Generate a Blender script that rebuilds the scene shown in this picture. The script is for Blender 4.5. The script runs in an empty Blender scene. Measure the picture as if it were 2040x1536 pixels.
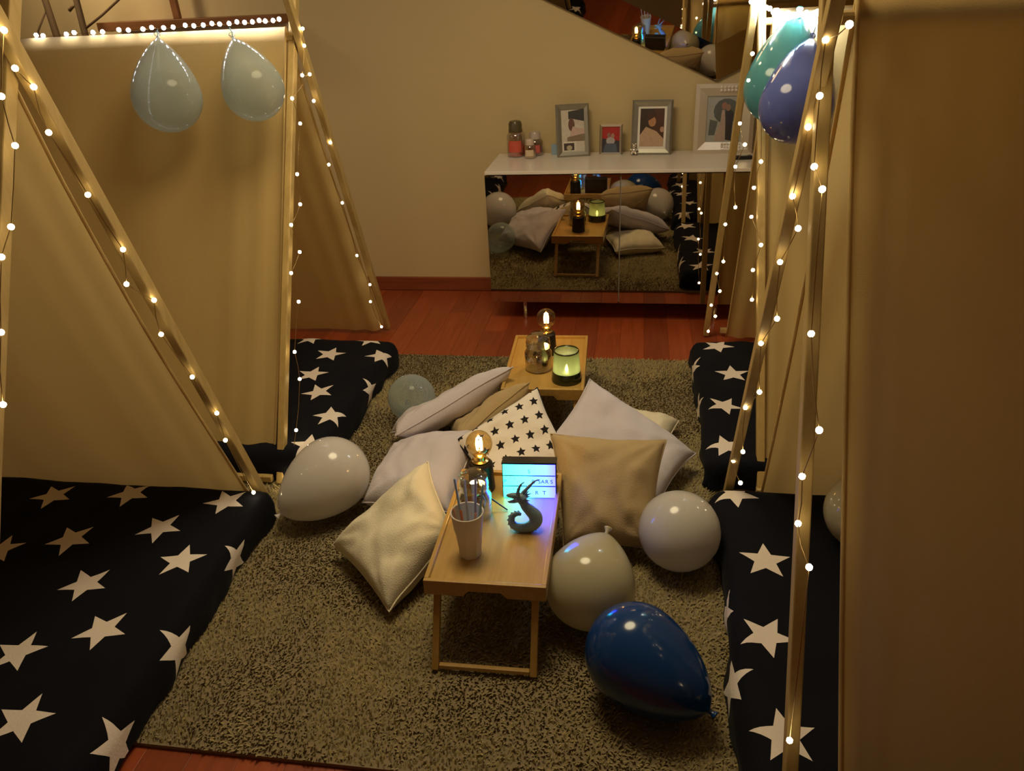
import bpy, bmesh, math, random
from mathutils import Vector, Matrix, noise
random.seed(7)
PI = math.pi
SC = bpy.context.scene
COL = SC.collection

# ------------------------------------------------------------------ camera
CAM_H = 1.58
PITCH, YAW, ROLL, FPX = 0.4734, 0.1713, -0.0497, 1537.3
fw = Vector((-math.sin(YAW)*math.cos(PITCH), math.cos(YAW)*math.cos(PITCH), -math.sin(PITCH)))
rt0 = Vector((math.cos(YAW), math.sin(YAW), 0))
up0 = rt0.cross(fw)
rt = rt0*math.cos(ROLL) + up0*math.sin(ROLL)
up = -rt0*math.sin(ROLL) + up0*math.cos(ROLL)
cam_data = bpy.data.cameras.new('camera')
cam_data.sensor_fit = 'HORIZONTAL'; cam_data.sensor_width = 36.0
cam_data.lens = FPX/2040*36.0; cam_data.clip_start = 0.02
cam = bpy.data.objects.new('camera', cam_data); COL.objects.link(cam)
cam.matrix_world = Matrix(((rt.x, up.x, -fw.x, 0), (rt.y, up.y, -fw.y, 0), (rt.z, up.z, -fw.z, CAM_H), (0, 0, 0, 1)))
SC.camera = cam

# ------------------------------------------------------------------ world, exposure, room lamps
SC.view_settings.view_transform = 'Standard'
SC.view_settings.look = 'None'
SC.view_settings.gamma = 1.0
SC.view_settings.use_curve_mapping = False
SC.view_settings.exposure = 0.22
SC.cycles.max_bounces = 6; SC.cycles.diffuse_bounces = 3; SC.cycles.glossy_bounces = 4
SC.cycles.transmission_bounces = 4; SC.cycles.transparent_max_bounces = 10
SC.cycles.use_adaptive_sampling = True; SC.cycles.adaptive_threshold = 0.035
SC.cycles.sample_clamp_indirect = 4.0
world = bpy.data.worlds.new('world'); SC.world = world; world.use_nodes = True
world.node_tree.nodes['Background'].inputs[0].default_value = (1.0, 0.72, 0.42, 1)
world.node_tree.nodes['Background'].inputs[1].default_value = 0.02
LIGHT_COL = (1.0, 0.81, 0.48)
def area_light(name, loc, target, size, power, col):
    d = bpy.data.lights.new(name, 'AREA'); d.shape = 'DISK'; d.size = size; d.energy = power; d.color = col
    o = bpy.data.objects.new(name, d); COL.objects.link(o); o.location = loc
    v = Vector(target) - Vector(loc)
    o.rotation_euler = v.to_track_quat('-Z', 'Y').to_euler()
    return o
area_light('ceiling_lamp_light', (-0.50, 2.15, 2.52), (-0.50, 2.15, 0), 0.9, 24.0, LIGHT_COL)
area_light('wall_lamp_light', (-2.85, 3.62, 2.25), (-2.75, 4.26, 1.5), 0.2, 2.2, (1.0, 0.80, 0.50)).data.spread = 1.9

EM_WARM, EM_COOL = 18.0, 45.0

# ------------------------------------------------------------------ pixel helpers (real planes of the room)
def ray(x, y):
    return fw + rt*((x-1020)/FPX) - up*((y-768)/FPX)
EYE = Vector((0, 0, CAM_H))
def at_x(x, y, X):
    v = ray(x, y); return EYE + v*(X/v.x)
def at_y(x, y, Y):
    v = ray(x, y); return EYE + v*(Y/v.y)
def at_z(x, y, Z):
    v = ray(x, y); return EYE + v*((Z-CAM_H)/v.z)

# ------------------------------------------------------------------ object helpers
def empty(name, loc=(0, 0, 0), rz=0.0):
    o = bpy.data.objects.new(name, None); COL.objects.link(o)
    o.location = loc; o.rotation_euler = (0, 0, rz); o.empty_display_size = 0.05
    return o
def tag(o, label=None, cat=None, group=None, kind=None):
    if label: o['label'] = label
    if cat: o['category'] = cat
    if group: o['group'] = group
    if kind: o['kind'] = kind
    return o
class MB:
    """collects vertices and faces, then links them as one mesh object"""
    def __init__(s): s.v = []; s.f = []; s.m = []; s.cur = 0
    def add(s, vs, fs):
        b = len(s.v); s.v += [tuple(p) for p in vs]
        for f in fs: s.f.append(tuple(i+b for i in f)); s.m.append(s.cur)
        return s
    def box(s, lo, hi):
        x0, y0, z0 = lo; x1, y1, z1 = hi
        return s.add([(x0,y0,z0),(x1,y0,z0),(x1,y1,z0),(x0,y1,z0),(x0,y0,z1),(x1,y0,z1),(x1,y1,z1),(x0,y1,z1)],
                     [(0,3,2,1),(4,5,6,7),(0,1,5,4),(1,2,6,5),(2,3,7,6),(3,0,4,7)])
    def bar(s, a, b, w, h, side=(1, 0, 0)):
        a = Vector(a); b = Vector(b); d = (b-a).normalized(); sd = Vector(side)
        sd = (sd - d*sd.dot(d)).normalized(); t = d.cross(sd)
        vs = []
        for p in (a, b):
            for i, j in ((-1,-1),(1,-1),(1,1),(-1,1)): vs.append(p + sd*(i*w/2) + t*(j*h/2))
        return s.add(vs, [(0,3,2,1),(4,5,6,7),(0,1,5,4),(1,2,6,5),(2,3,7,6),(3,0,4,7)])
    def tube(s, pts, rad, n=8, closed=False):
        pts = [Vector(p) for p in pts]; m = len(pts)
        rs = rad if isinstance(rad, (list, tuple)) else [rad]*m
        vs = []; prev = None
        for i, p in enumerate(pts):
            t = (pts[(i+1) % m]-pts[i-1]) if closed else (pts[min(i+1, m-1)]-pts[max(i-1, 0)])
            t = t.normalized() if t.length > 1e-9 else Vector((0,0,1))
            if prev is None:
                a = t.orthogonal().normalized()
            else:
                a = prev - t*prev.dot(t)
                a = a.normalized() if a.length > 1e-6 else t.orthogonal().normalized()
            prev = a; b = t.cross(a)
            for k in range(n):
                an = 2*PI*k/n; vs.append(p + (a*math.cos(an)+b*math.sin(an))*rs[i])
        fs = []
        for i in range(m if closed else m-1):
            j = (i+1) % m
            for k in range(n): fs.append((i*n+k, i*n+(k+1) % n, j*n+(k+1) % n, j*n+k))
        if not closed: fs += [tuple(range(n-1, -1, -1)), tuple((m-1)*n+k for k in range(n))]
        return s.add(vs, fs)
    def lathe(s, prof, n=24, axis_o=(0,0,0), mat=None, cap=True):
        vs = []; fs = []
        for r, z in prof:
            for k in range(n):
                an = 2*PI*k/n; vs.append(Vector((r*math.cos(an), r*math.sin(an), z)))
        if mat is not None: vs = [mat @ v for v in vs]
        vs = [v+Vector(axis_o) for v in vs]
        for i in range(len(prof)-1):
            for k in range(n): fs.append((i*n+k, i*n+(k+1) % n, (i+1)*n+(k+1) % n, (i+1)*n+k))
        if cap:
            if prof[0][0] > 1e-5: fs.append(tuple(range(n-1, -1, -1)))
            if prof[-1][0] > 1e-5: fs.append(tuple((len(prof)-1)*n+k for k in range(n)))
        return s.add(vs, fs)
    def prism(s, poly, d, mat=None):
        n = len(poly); vs = [Vector((x, y, 0)) for x, y in poly]+[Vector((x, y, d)) for x, y in poly]
        if mat is not None: vs = [mat @ v for v in vs]
        return s.add(vs, [tuple(range(n-1, -1, -1)), tuple(range(n, 2*n))]+[(i, (i+1) % n, n+(i+1) % n, n+i) for i in range(n)])
    def ball(s, c, r, n=12, m=8, sc=(1,1,1), mat=None):
        vs = []; 
        for i in range(m+1):
            a = PI*i/m
            for k in range(n):
                b = 2*PI*k/n; v = Vector((math.sin(a)*math.cos(b)*sc[0], math.sin(a)*math.sin(b)*sc[1], -math.cos(a)*sc[2]))*r
                if mat is not None: v = mat @ v
                vs.append(v+Vector(c))
        fs = [(i*n+k, i*n+(k+1) % n, (i+1)*n+(k+1) % n, (i+1)*n+k) for i in range(m) for k in range(n)]
        return s.add(vs, fs)
    def build(s, name, mats, parent=None, smooth=False, bevel=0.0, weld=False):
        me = bpy.data.meshes.new(name); me.from_pydata(s.v, [], s.f)
        mats = mats if isinstance(mats, (list, tuple)) else [mats]
        for m in mats: me.materials.append(m)
        for p, i in zip(me.polygons, s.m): p.material_index = min(i, len(mats)-1)
        if weld or smooth:
            bm = bmesh.new(); bm.from_mesh(me); bmesh.ops.remove_doubles(bm, verts=bm.verts, dist=1e-6)
            bmesh.ops.recalc_face_normals(bm, faces=bm.faces); bm.to_mesh(me); bm.free()
        if smooth:
            for p in me.polygons: p.use_smooth = True
        o = bpy.data.objects.new(name, me); COL.objects.link(o); o.parent = parent
        if bevel:
            b = o.modifiers.new('bevel', 'BEVEL'); b.width = bevel; b.segments = 2; b.limit_method = 'ANGLE'
        return o
def copy_part(o, parent, loc=None):
    c = o.copy(); COL.objects.link(c); c.parent = parent
    if loc is not None: c.location = loc
    return c
def autosmooth(o, ang=40):
    bm = bmesh.new(); bm.from_mesh(o.data)
    for e in bm.edges:
        if len(e.link_faces) == 2 and e.calc_face_angle(0) > math.radians(ang): e.smooth = False
    bm.to_mesh(o.data); bm.free()
    return o

# ------------------------------------------------------------------ materials
def newmat(name):
    m = bpy.data.materials.new(name); m.use_nodes = True
    nt = m.node_tree; bs = nt.nodes['Principled BSDF']
    return m, nt, bs
def mat(name, col, rough=0.6, metal=0.0, spec=0.5, coat=0.0, noise_amt=0.0, noise_scale=20.0, bump=0.0, bump_scale=200.0, sheen=0.0, emit=None, emit_s=0.0, trans=0.0):
    m, nt, bs = newmat(name)
    bs.inputs['Base Color'].default_value = (*col, 1); bs.inputs['Roughness'].default_value = rough
    bs.inputs['Metallic'].default_value = metal; bs.inputs['Specular IOR Level'].default_value = spec
    bs.inputs['Coat Weight'].default_value = coat; bs.inputs['Sheen Weight'].default_value = sheen
    bs.inputs['Transmission Weight'].default_value = trans
    tc = nt.nodes.new('ShaderNodeTexCoord')
    if noise_amt:
        n = nt.nodes.new('ShaderNodeTexNoise'); n.inputs['Scale'].default_value = noise_scale; n.inputs['Detail'].default_value = 4
        nt.links.new(tc.outputs['Object'], n.inputs['Vector'])
        r = nt.nodes.new('ShaderNodeMapRange'); r.inputs[3].default_value = 1-noise_amt; r.inputs[4].default_value = 1+noise_amt
        nt.links.new(n.outputs['Fac'], r.inputs[0])
        mx = nt.nodes.new('ShaderNodeVectorMath'); mx.operation = 'SCALE'; mx.inputs[0].default_value = col
        nt.links.new(r.outputs[0], mx.inputs['Scale']); nt.links.new(mx.outputs[0], bs.inputs['Base Color'])
    if bump:
        n2 = nt.nodes.new('ShaderNodeTexNoise'); n2.inputs['Scale'].default_value = bump_scale; n2.inputs['Detail'].default_value = 3
        nt.links.new(tc.outputs['Object'], n2.inputs['Vector'])
        b = nt.nodes.new('ShaderNodeBump'); b.inputs['Strength'].default_value = bump; b.inputs['Distance'].default_value = 0.01
        nt.links.new(n2.outputs['Fac'], b.inputs['Height']); nt.links.new(b.outputs[0], bs.inputs['Normal'])
    if emit:
        bs.inputs['Emission Color'].default_value = (*emit, 1); bs.inputs['Emission Strength'].default_value = emit_s
    return m
def wood_mat(name, c1, c2, axis='Y', scale=1.0, rough=0.4, vary=0.0, coat=0.0):
    m, nt, bs = newmat(name); L = nt.links.new
    tc = nt.nodes.new('ShaderNodeTexCoord'); mp = nt.nodes.new('ShaderNodeMapping')
    s = [34*scale]*3; s['XYZ'.index(axis)] = 2.2*scale
    mp.inputs['Scale'].default_value = s
    oi = nt.nodes.new('ShaderNodeObjectInfo')
    ad = nt.nodes.new('ShaderNodeVectorMath'); ad.operation = 'ADD'
    cx = nt.nodes.new('ShaderNodeCombineXYZ')
    ml = nt.nodes.new('ShaderNodeMath'); ml.operation = 'MULTIPLY'; ml.inputs[1].default_value = 17.0
    L(oi.outputs['Random'], ml.inputs[0]); L(ml.outputs[0], cx.inputs[0]); L(ml.outputs[0], cx.inputs[1])
    L(tc.outputs['Object'], ad.inputs[0]); L(cx.outputs[0], ad.inputs[1]); L(ad.outputs[0], mp.inputs['Vector'])
    n = nt.nodes.new('ShaderNodeTexNoise'); n.inputs['Scale'].default_value = 1.6; n.inputs['Detail'].default_value = 6; n.inputs['Roughness'].default_value = .6
    L(mp.outputs[0], n.inputs['Vector'])
    cr = nt.nodes.new('ShaderNodeValToRGB'); cr.color_ramp.elements[0].color = (*c1, 1); cr.color_ramp.elements[1].color = (*c2, 1)
    cr.color_ramp.elements[0].position = .3; cr.color_ramp.elements[1].position = .7
    L(n.outputs['Fac'], cr.inputs[0])
    last = cr.outputs[0]
    if vary:
        mr = nt.nodes.new('ShaderNodeMapRange'); mr.inputs[3].default_value = 1-vary; mr.inputs[4].default_value = 1+vary
        L(oi.outputs['Random'], mr.inputs[0])
        sc = nt.nodes.new('ShaderNodeVectorMath'); sc.operation = 'SCALE'; L(last, sc.inputs[0]); L(mr.outputs[0], sc.inputs['Scale']); last = sc.outputs[0]
    L(last, bs.inputs['Base Color']); bs.inputs['Roughness'].default_value = rough; bs.inputs['Coat Weight'].default_value = coat; bs.inputs['Coat Roughness'].default_value = .28
    return m
def thin_mat(name, tint, alpha_face, alpha_edge, gloss_rough=0.05, diff=None, diff_amt=0.0):
    """thin clear skin: transparent with a tint, glossy by facing angle, some diffuse body"""
    m, nt, bs = newmat(name); L = nt.links.new
    tr = nt.nodes.new('ShaderNodeBsdfTransparent'); tr.inputs[0].default_value = (*tint, 1)
    bs.inputs['Base Color'].default_value = (*(diff or tint), 1); bs.inputs['Roughness'].default_value = gloss_rough
    lw = nt.nodes.new('ShaderNodeLayerWeight'); lw.inputs[0].default_value = 0.35
    mr = nt.nodes.new('ShaderNodeMapRange'); mr.inputs[3].default_value = alpha_face; mr.inputs[4].default_value = alpha_edge
    L(lw.outputs['Facing'], mr.inputs[0])
    mx = nt.nodes.new('ShaderNodeMixShader'); L(mr.outputs[0], mx.inputs[0]); L(tr.outputs[0], mx.inputs[1])
    if diff_amt > 0:
        L(bs.outputs[0], mx.inputs[2])
    else:
        gl = nt.nodes.new('ShaderNodeBsdfGlossy'); gl.inputs['Roughness'].default_value = gloss_rough; L(gl.outputs[0], mx.inputs[2])
    L(mx.outputs[0], nt.nodes['Material Output'].inputs[0])
    return m
def cloth_mat(name, col, transl=0.0, bump=0.25, bscale=260, rough=0.9, sheen=0.1):
    m = mat(name, col, rough=rough, spec=0.15, bump=bump, bump_scale=bscale, sheen=sheen, noise_amt=0.04, noise_scale=6)
    if transl:
        nt = m.node_tree; bs = nt.nodes['Principled BSDF']
        t = nt.nodes.new('ShaderNodeBsdfTranslucent'); t.inputs[0].default_value = (*col, 1)
        mx = nt.nodes.new('ShaderNodeMixShader'); mx.inputs[0].default_value = transl
        nt.links.new(bs.outputs[0], mx.inputs[1]); nt.links.new(t.outputs[0], mx.inputs[2])
        nt.links.new(mx.outputs[0], nt.nodes['Material Output'].inputs[0])
    return m
def emis(name, col, s):
    m, nt, bs = newmat(name)
    e = nt.nodes.new('ShaderNodeEmission'); e.inputs[0].default_value = (*col, 1); e.inputs[1].default_value = s
    nt.links.new(e.outputs[0], nt.nodes['Material Output'].inputs[0])
    return m
def star_mat(name, base, star, R=1.0, inner=0.42, rough=0.85, fuzz=0.0):
    """print of five-pointed stars: the UV map holds coordinates about the nearest star centre, in star radii"""
    m, nt, bs = newmat(name); L = nt.links.new
    def math_(op, a, b=None):
        n = nt.nodes.new('ShaderNodeMath'); n.operation = op
        for i, v in enumerate((a, b)):
            if v is None: continue
            if isinstance(v, (int, float)): n.inputs[i].default_value = v
            else: L(v, n.inputs[i])
        return n.outputs[0]
    uv = nt.nodes.new('ShaderNodeUVMap'); uv.uv_map = 'star'
    sx = nt.nodes.new('ShaderNodeSeparateXYZ'); L(uv.outputs[0], sx.inputs[0])
    r = math_('SQRT', math_('ADD', math_('MULTIPLY', sx.outputs[0], sx.outputs[0]), math_('MULTIPLY', sx.outputs[1], sx.outputs[1])))
    th = math_('ARCTAN2', sx.outputs[1], sx.outputs[0])
    t2 = math_('PINGPONG', math_('ADD', th, 2*PI), PI/5)
    x = math_('MULTIPLY', r, math_('COSINE', t2)); y = math_('MULTIPLY', r, math_('SINE', t2))
    si, ci = inner*math.sin(PI/5), inner*math.cos(PI/5)
    val = math_('ADD', math_('MULTIPLY', math_('SUBTRACT', x, 1.0), si), math_('MULTIPLY', y, 1.0-ci))
    ins = math_('LESS_THAN', val, 0.0)
    mx = nt.nodes.new('ShaderNodeMix'); mx.data_type = 'RGBA'
    mx.inputs[6].default_value = (*base, 1); mx.inputs[7].default_value = (*star, 1)
    L(ins, mx.inputs[0]); L(mx.outputs[2], bs.inputs['Base Color'])
    bs.inputs['Roughness'].default_value = rough; bs.inputs['Specular IOR Level'].default_value = 0.15; bs.inputs['Sheen Weight'].default_value = fuzz
    tc = nt.nodes.new('ShaderNodeTexCoord'); n2 = nt.nodes.new('ShaderNodeTexNoise'); n2.inputs['Scale'].default_value = 160
    L(tc.outputs['Object'], n2.inputs['Vector'])
    b = nt.nodes.new('ShaderNodeBump'); b.inputs['Strength'].default_value = .2; b.inputs['Distance'].default_value = .006
    L(n2.outputs['Fac'], b.inputs['Height']); L(b.outputs[0], bs.inputs['Normal'])
    return m

M = {}
M['wall'] = mat('wall_paint', (0.65, 0.50, 0.265), rough=0.85, noise_amt=0.03, noise_scale=3, bump=0.05, bump_scale=120)
M['ceiling'] = mat('ceiling_paint', (0.8, 0.74, 0.62), rough=0.9, noise_amt=0.02, noise_scale=2)
M['plank'] = wood_mat('floor_wood', (0.27, 0.048, 0.012), (0.38, 0.078, 0.022), 'Y', 1.0, 0.38, 0.22)
M['subfloor'] = mat('subfloor', (0.05, 0.02, 0.01), rough=0.8, noise_amt=0.1)
M['skirting'] = wood_mat('skirting_wood', (0.20, 0.045, 0.016), (0.30, 0.075, 0.025), 'X', 1.0, 0.45)
M['pole'] = wood_mat('pole_wood', (0.46, 0.31, 0.10), (0.56, 0.39, 0.15), 'Z', 1.0, 0.55)
M['canvas'] = cloth_mat('tent_canvas', (0.74, 0.545, 0.235), transl=0.42, bump=0.15, bscale=400, rough=0.85)
M['rug'] = mat('rug_pile', (0.375, 0.30, 0.135), rough=0.95, spec=0.1, noise_amt=0.35, noise_scale=11, sheen=0.2)
M['rugbase'] = mat('rug_backing', (0.26, 0.20, 0.115), rough=0.95, noise_amt=0.2)
M['blanket'] = star_mat('blanket_print', (0.0035, 0.0038, 0.008), (0.82, 0.72, 0.64), fuzz=0.025)
M['starpillow'] = star_mat('star_pillow_print', (0.84, 0.76, 0.66), (0.02, 0.018, 0.02), inner=0.47)
M['mattress'] = cloth_mat('mattress_ticking', (0.5, 0.46, 0.42))
M['lavender'] = cloth_mat('lavender_cotton', (0.66, 0.60, 0.64), transl=0.05)
M['beige'] = cloth_mat('beige_cotton', (0.51, 0.375, 0.195), transl=0.05)
M['ivory'] = cloth_mat('ivory_cotton', (0.86, 0.78, 0.58), transl=0.05)
M['bamboo'] = wood_mat('bamboo', (0.46, 0.26, 0.055), (0.55, 0.335, 0.09), 'Y', 1.2, 0.40, coat=0.6)
M['whitelacquer'] = mat('white_lacquer', (0.82, 0.74, 0.66), rough=0.25, noise_amt=0.02)
M['mirror'] = mat('mirror_glass', (0.47, 0.40, 0.31), rough=0.015, metal=1.0)
M['darkedge'] = mat('dark_edge', (0.02, 0.015, 0.012), rough=0.4)
M['chrome'] = mat('chrome', (0.8, 0.78, 0.74), rough=0.12, metal=1.0)
M['silver'] = mat('brushed_silver', (0.85, 0.80, 0.72), rough=0.18, metal=0.85, noise_amt=0.08, noise_scale=40)
M['pewter'] = mat('pewter', (0.36, 0.34, 0.29), rough=0.4, metal=0.7, noise_amt=0.1, noise_scale=40)
M['pearl'] = mat('pearl_frame', (0.66, 0.57, 0.44), rough=0.3, metal=0.45)
M['crystal'] = mat('rhinestone', (0.95, 0.9, 0.85), rough=0.05, metal=0.2, coat=1.0)
M['whitecard'] = mat('white_mount', (0.85, 0.8, 0.74), rough=0.7)
M['black'] = mat('black_plastic', (0.012, 0.012, 0.014), rough=0.4)
M['blackmetal'] = mat('black_metal', (0.015, 0.013, 0.012), rough=0.45, metal=0.3)
M['brass'] = mat('brass', (0.75, 0.5, 0.18), rough=0.25, metal=1.0)
M['glass'] = thin_mat('jar_glass', (0.93, 0.90, 0.82), 0.20, 0.90, 0.04)
M['amber'] = thin_mat('amber_bulb_glass', (0.96, 0.82, 0.52), 0.06, 0.6, 0.03)
M['cup'] = cloth_mat('cup_plastic', (0.92, 0.84, 0.72), transl=0.28, bump=0.0)
M['wire'] = mat('copper_wire', (0.45, 0.3, 0.12), rough=0.35, metal=0.9)
M['led_warm'] = emis('led_warm', (1.0, 0.80, 0.46), EM_WARM)
M['led_cool'] = emis('led_cool', (0.92, 0.93, 1.0), EM_COOL)
M['led_bright'] = emis('led_cool_bright', (0.86, 0.93, 1.0), 270.0)
M['filament'] = emis('filament_glow', (1.0, 0.66, 0.26), 60.0)
M['flame'] = emis('tea_light_flame', (1.0, 0.86, 0.5), 60.0)

# ------------------------------------------------------------------ room shell
WY, WXL, WXR, WYF, WZ = 4.26, -3.7, 2.3, -2.3, 2.6
def structure(name, mb, m, parent=None, **k):
    o = mb.build(name, m, parent, **k)
    if parent is None: tag(o, kind='structure')
    return o
structure('wall_back', MB().box((WXL-.1, WY, -.02), (WXR+.1, WY+.1, WZ)), M['wall'])
structure('wall_left', MB().box((WXL-.1, WYF, -.02), (WXL, WY, WZ)), M['wall'])
structure('wall_right', MB().box((WXR, WYF, -.02), (WXR+.1, WY, WZ)), M['wall'])
structure('wall_front', MB().box((WXL-.1, WYF-.1, -.02), (WXR+.1, WYF, WZ)), M['wall'])
structure('ceiling', MB().box((WXL-.1, WYF-.1, WZ), (WXR+.1, WY+.1, WZ+.1)), M['ceiling'])
structure('baseboard_back', MB().box((WXL, WY-.016, 0), (WXR, WY, .082)), M['skirting'], bevel=.004)
floor = structure('floor', MB().box((WXL-.1, WYF-.1, -.06), (WXR+.1, WY+.1, -.0155)), M['subfloor'])
PW = 0.118
row = 0
x = -2.3
plank_cache = {}
while x < 1.5:
    y = WYF + (0, .55, 1.05, .3, .8)[row % 5] - 1.1
    for L in (1.6, 1.9, 1.5, 1.75, 1.65):
        y0, y1 = max(y, WYF), min(y+L, WY-.016); y += L
        if y1-y0 < .02: continue
        key = round(y1-y0, 3)
        if key not in plank_cache:
            o = MB().box((.0003, .0003, -.0155), (PW-.0003, key-.0003, 0)).build('plank', M['plank'], floor, bevel=.0007)
            plank_cache[key] = o
        else: o = copy_part(plank_cache[key], floor)
        o.location = (x, y0, 0)
    x += PW; row += 1
# plain floor boards, unseen, outside the visible strip
structure('floor_boards_1', MB().box((WXL, WYF, -.0155), (-2.3, WY, 0)), M['plank'])
structure('floor_boards_2', MB().box((x, WYF, -.0155), (WXR, WY, 0)), M['plank'])

# ------------------------------------------------------------------ rug
RX0, RX1, RY0, RY1, RZ = -1.42, 0.46, 1.10, 3.314, 0.012
rug = empty('shaggy_rug', (0, 0, 0)); tag(rug, 'large taupe shaggy rug in the middle of the floor', 'rug')
MB().box((RX0, RY0, .0005), (RX1, RY1, RZ)).build('rug_backing', M['rugbase'], rug)
pile = MB()
rr = random.Random(3)
nx, ny = 260, 300
for i in range(nx):
    for j in range(ny):
        px = RX0+.004+(RX1-RX0-.008)*(i+rr.random())/nx; py = RY0+.002+(RY1-RY0-.004)*(j+rr.random())/ny
        if px < -1.24 and 1.0 < py < 1.9: continue
        if px > .36: continue
        nn = noise.noise((px*3.1, py*3.1, 0.3))*1.6 + noise.noise((px*9, py*9, 5))*.5
        a = nn*2.2 + rr.uniform(-1.5, 1.5); l = .011+rr.random()*.009; lean = rr.uniform(.3, 1.0)
        w = rr.uniform(.0016, .0032)
        d = Vector((math.cos(a)*math.sin(lean), math.sin(a)*math.sin(lean), math.cos(lean)))
        s = Vector((-math.sin(a), math.cos(a), 0))*w
        b = Vector((px, py, RZ-.001))
        pile.add([b-s, b+s, b+d*l*.6+s*.9, b+d*l*.6-s*.9, b+d*l+Vector((0, 0, -l*.15))], [(0, 1, 2, 3), (3, 2, 4)])
po = pile.build('rug_pile', M['rug'], rug); tag(po, kind='stuff')

# ------------------------------------------------------------------ draped star blankets on floor mattresses
def add_star_uv(me, uvw, stars, R):
    lay = me.uv_layers.new(name='star')
    for p in me.polygons:
        c = [0, 0]
        for vi in p.vertices: c[0] += uvw[vi][0]; c[1] += uvw[vi][1]
        c = (c[0]/len(p.vertices), c[1]/len(p.vertices))
        s = min(stars, key=lambda q: (q[0]-c[0])**2+(q[1]-c[1])**2)
        ca, sa = math.cos(math.radians(s[2])), math.sin(math.radians(s[2]))
        for li in p.loop_indices:
            u = uvw[me.loops[li].vertex_index]; dx, dy = (u[0]-s[0])/R, (u[1]-s[1])/R
            lay.data[li].uv = (dx*ca+dy*sa, -dx*sa+dy*ca)
def blanket_mesh(x0, x1, y0, y1, top, stars, seed, zfloor, R=.073, rad=.045, skew=None):
    step = .0125; over = rad*PI/2 + (top-zfloor-rad)
    xs = []; n1 = int((x1-x0+2*(over-rad))/step)
    ix0, ix1, iy0, iy1 = x0+rad, x1-rad, y0+rad, y1-rad
    ux0, ux1, uy0, uy1 = ix0-over, ix1+over, iy0-over, iy1+over
    nu, nv = int((ux1-ux0)/step), int((uy1-uy0)/step)
    vs, uvw, fs = [], [], []
    for j in range(nv+1):
        for i in range(nu+1):
            u = ux0+(ux1-ux0)*i/nu; v = uy0+(uy1-uy0)*j/nv
            cx, cy = min(max(u, ix0), ix1), min(max(v, iy0), iy1)
            dx, dy = u-cx, v-cy; d = math.hypot(dx, dy)
            cornr = max(abs(dx), abs(dy))
            if d > 1e-9: nx_, ny_ = dx/d, dy/d
            else: nx_ = ny_ = 0
            d = cornr
            wr = noise.noise((u*5+seed, v*5, seed))*.010 + noise.noise((u*13, v*9+seed, 2.0))*.004
            arc = rad*PI/2
            if d <= arc:
                a = d/rad; px, py, pz = cx+nx_*rad*math.sin(a), cy+ny_*rad*math.sin(a), top-rad*(1-math.cos(a))
                pz += wr*(1-.6*d/arc); k = d/arc
            else:
                t = d-arc; k = 1
                fold = noise.noise(((u+v)*9+seed*3, d*2, 1.0))*.022
                px, py, pz = cx+nx_*(rad+fold*t/.08+.004), cy+ny_*(rad+fold*t/.08+.004), max(top-rad-t, zfloor+.002+abs(fold)*.2)
            bul = noise.noise((u*2.7+seed, v*2.7, 9.0))*.022*k
            px += nx_*bul; py += ny_*bul
            if skew: px += skew(py)
            vs.append((px, py, pz)); uvw.append((u, v))
    for j in range(nv):
        for i in range(nu):
            a = j*(nu+1)+i; fs.append((a, a+1, a+nu+2, a+nu+1))
    me = bpy.data.meshes.new('blanket'); me.from_pydata(vs, [], fs)
    add_star_uv(me, uvw, stars, R)
    for p in me.polygons: p.use_smooth = True
    me.materials.append(M['blanket'])
    return me
def floor_bed(label, x0, x1, y0, y1, top, stars, seed, skew=None):
    e = empty('floor_bed', ((x0+x1)/2, (y0+y1)/2, 0)); tag(e, label, 'mattress', 'star blanket beds in the tents')
    inv = Vector((-(x0+x1)/2, -(y0+y1)/2, 0))
    sk = (lambda y: 0) if skew is None else skew
    mb = MB().box((x0+.05, y0+.05, .045), (x1-.05, y1-.05, top-.02))
    o = mb.build('mattress', M['mattress'], e, bevel=.02); o.location = inv
    b = bpy.data.objects.new('blanket', blanket_mesh(x0, x1, y0, y1, top, stars, seed, .018, skew=skew)); COL.objects.link(b); b.parent = e; b.location = inv
    return e
floor_bed('navy star blanket over the mattress in the nearest left tent', -2.25, -1.165, .55, 2.0, .13,
          [(-1.696,1.673,62),(-1.44,1.748,67),(-1.291,1.611,28),(-1.523,1.494,62),(-1.355,1.326,66),(-1.916,1.887,60),(-1.527,1.231,20),(-1.648,1.916,60),
           (-1.301,1.909,55),(-1.128,1.335,30),(-1.365,1.042,20),(-1.122,1.70,40),(-1.887,1.605,30),(-1.12,1.05,15),(-2.1,1.72,50),(-1.74,1.22,30),(-1.6,.98,60),(-1.9,1.35,20),(-1.2,.8,10)], 1.3)
floor_bed('navy star blanket over the mattress in the far left tent', -2.2, -1.10, 2.2, 3.24, .13,
          [(-1.367,3.049,15),(-1.372,2.842,15),(-1.285,2.69,50),(-1.155,2.483,35),(-1.13,3.06,50),(-1.065,2.80,20),(-1.158,2.27,30),(-1.52,3.2,15),(-1.23,3.22,40),(-1.6,2.75,20),(-1.62,2.95,40),(-1.5,2.5,20)], 4.1)
floor_bed('navy star blanket over the mattress in the nearest right tent', .268, 1.3, .7, 2.135, .13,
          [(.386,1.775,15),(.351,1.489,60),(.348,1.195,23),(.337,2.085,55),(.235,1.365,10),(.215,1.62,40),(.66,2.0,30),(.63,1.62,50),(.62,1.34,20),(.6,1.02,30),(.36,.9,30),(.9,1.8,10)], 7.7)
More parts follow.
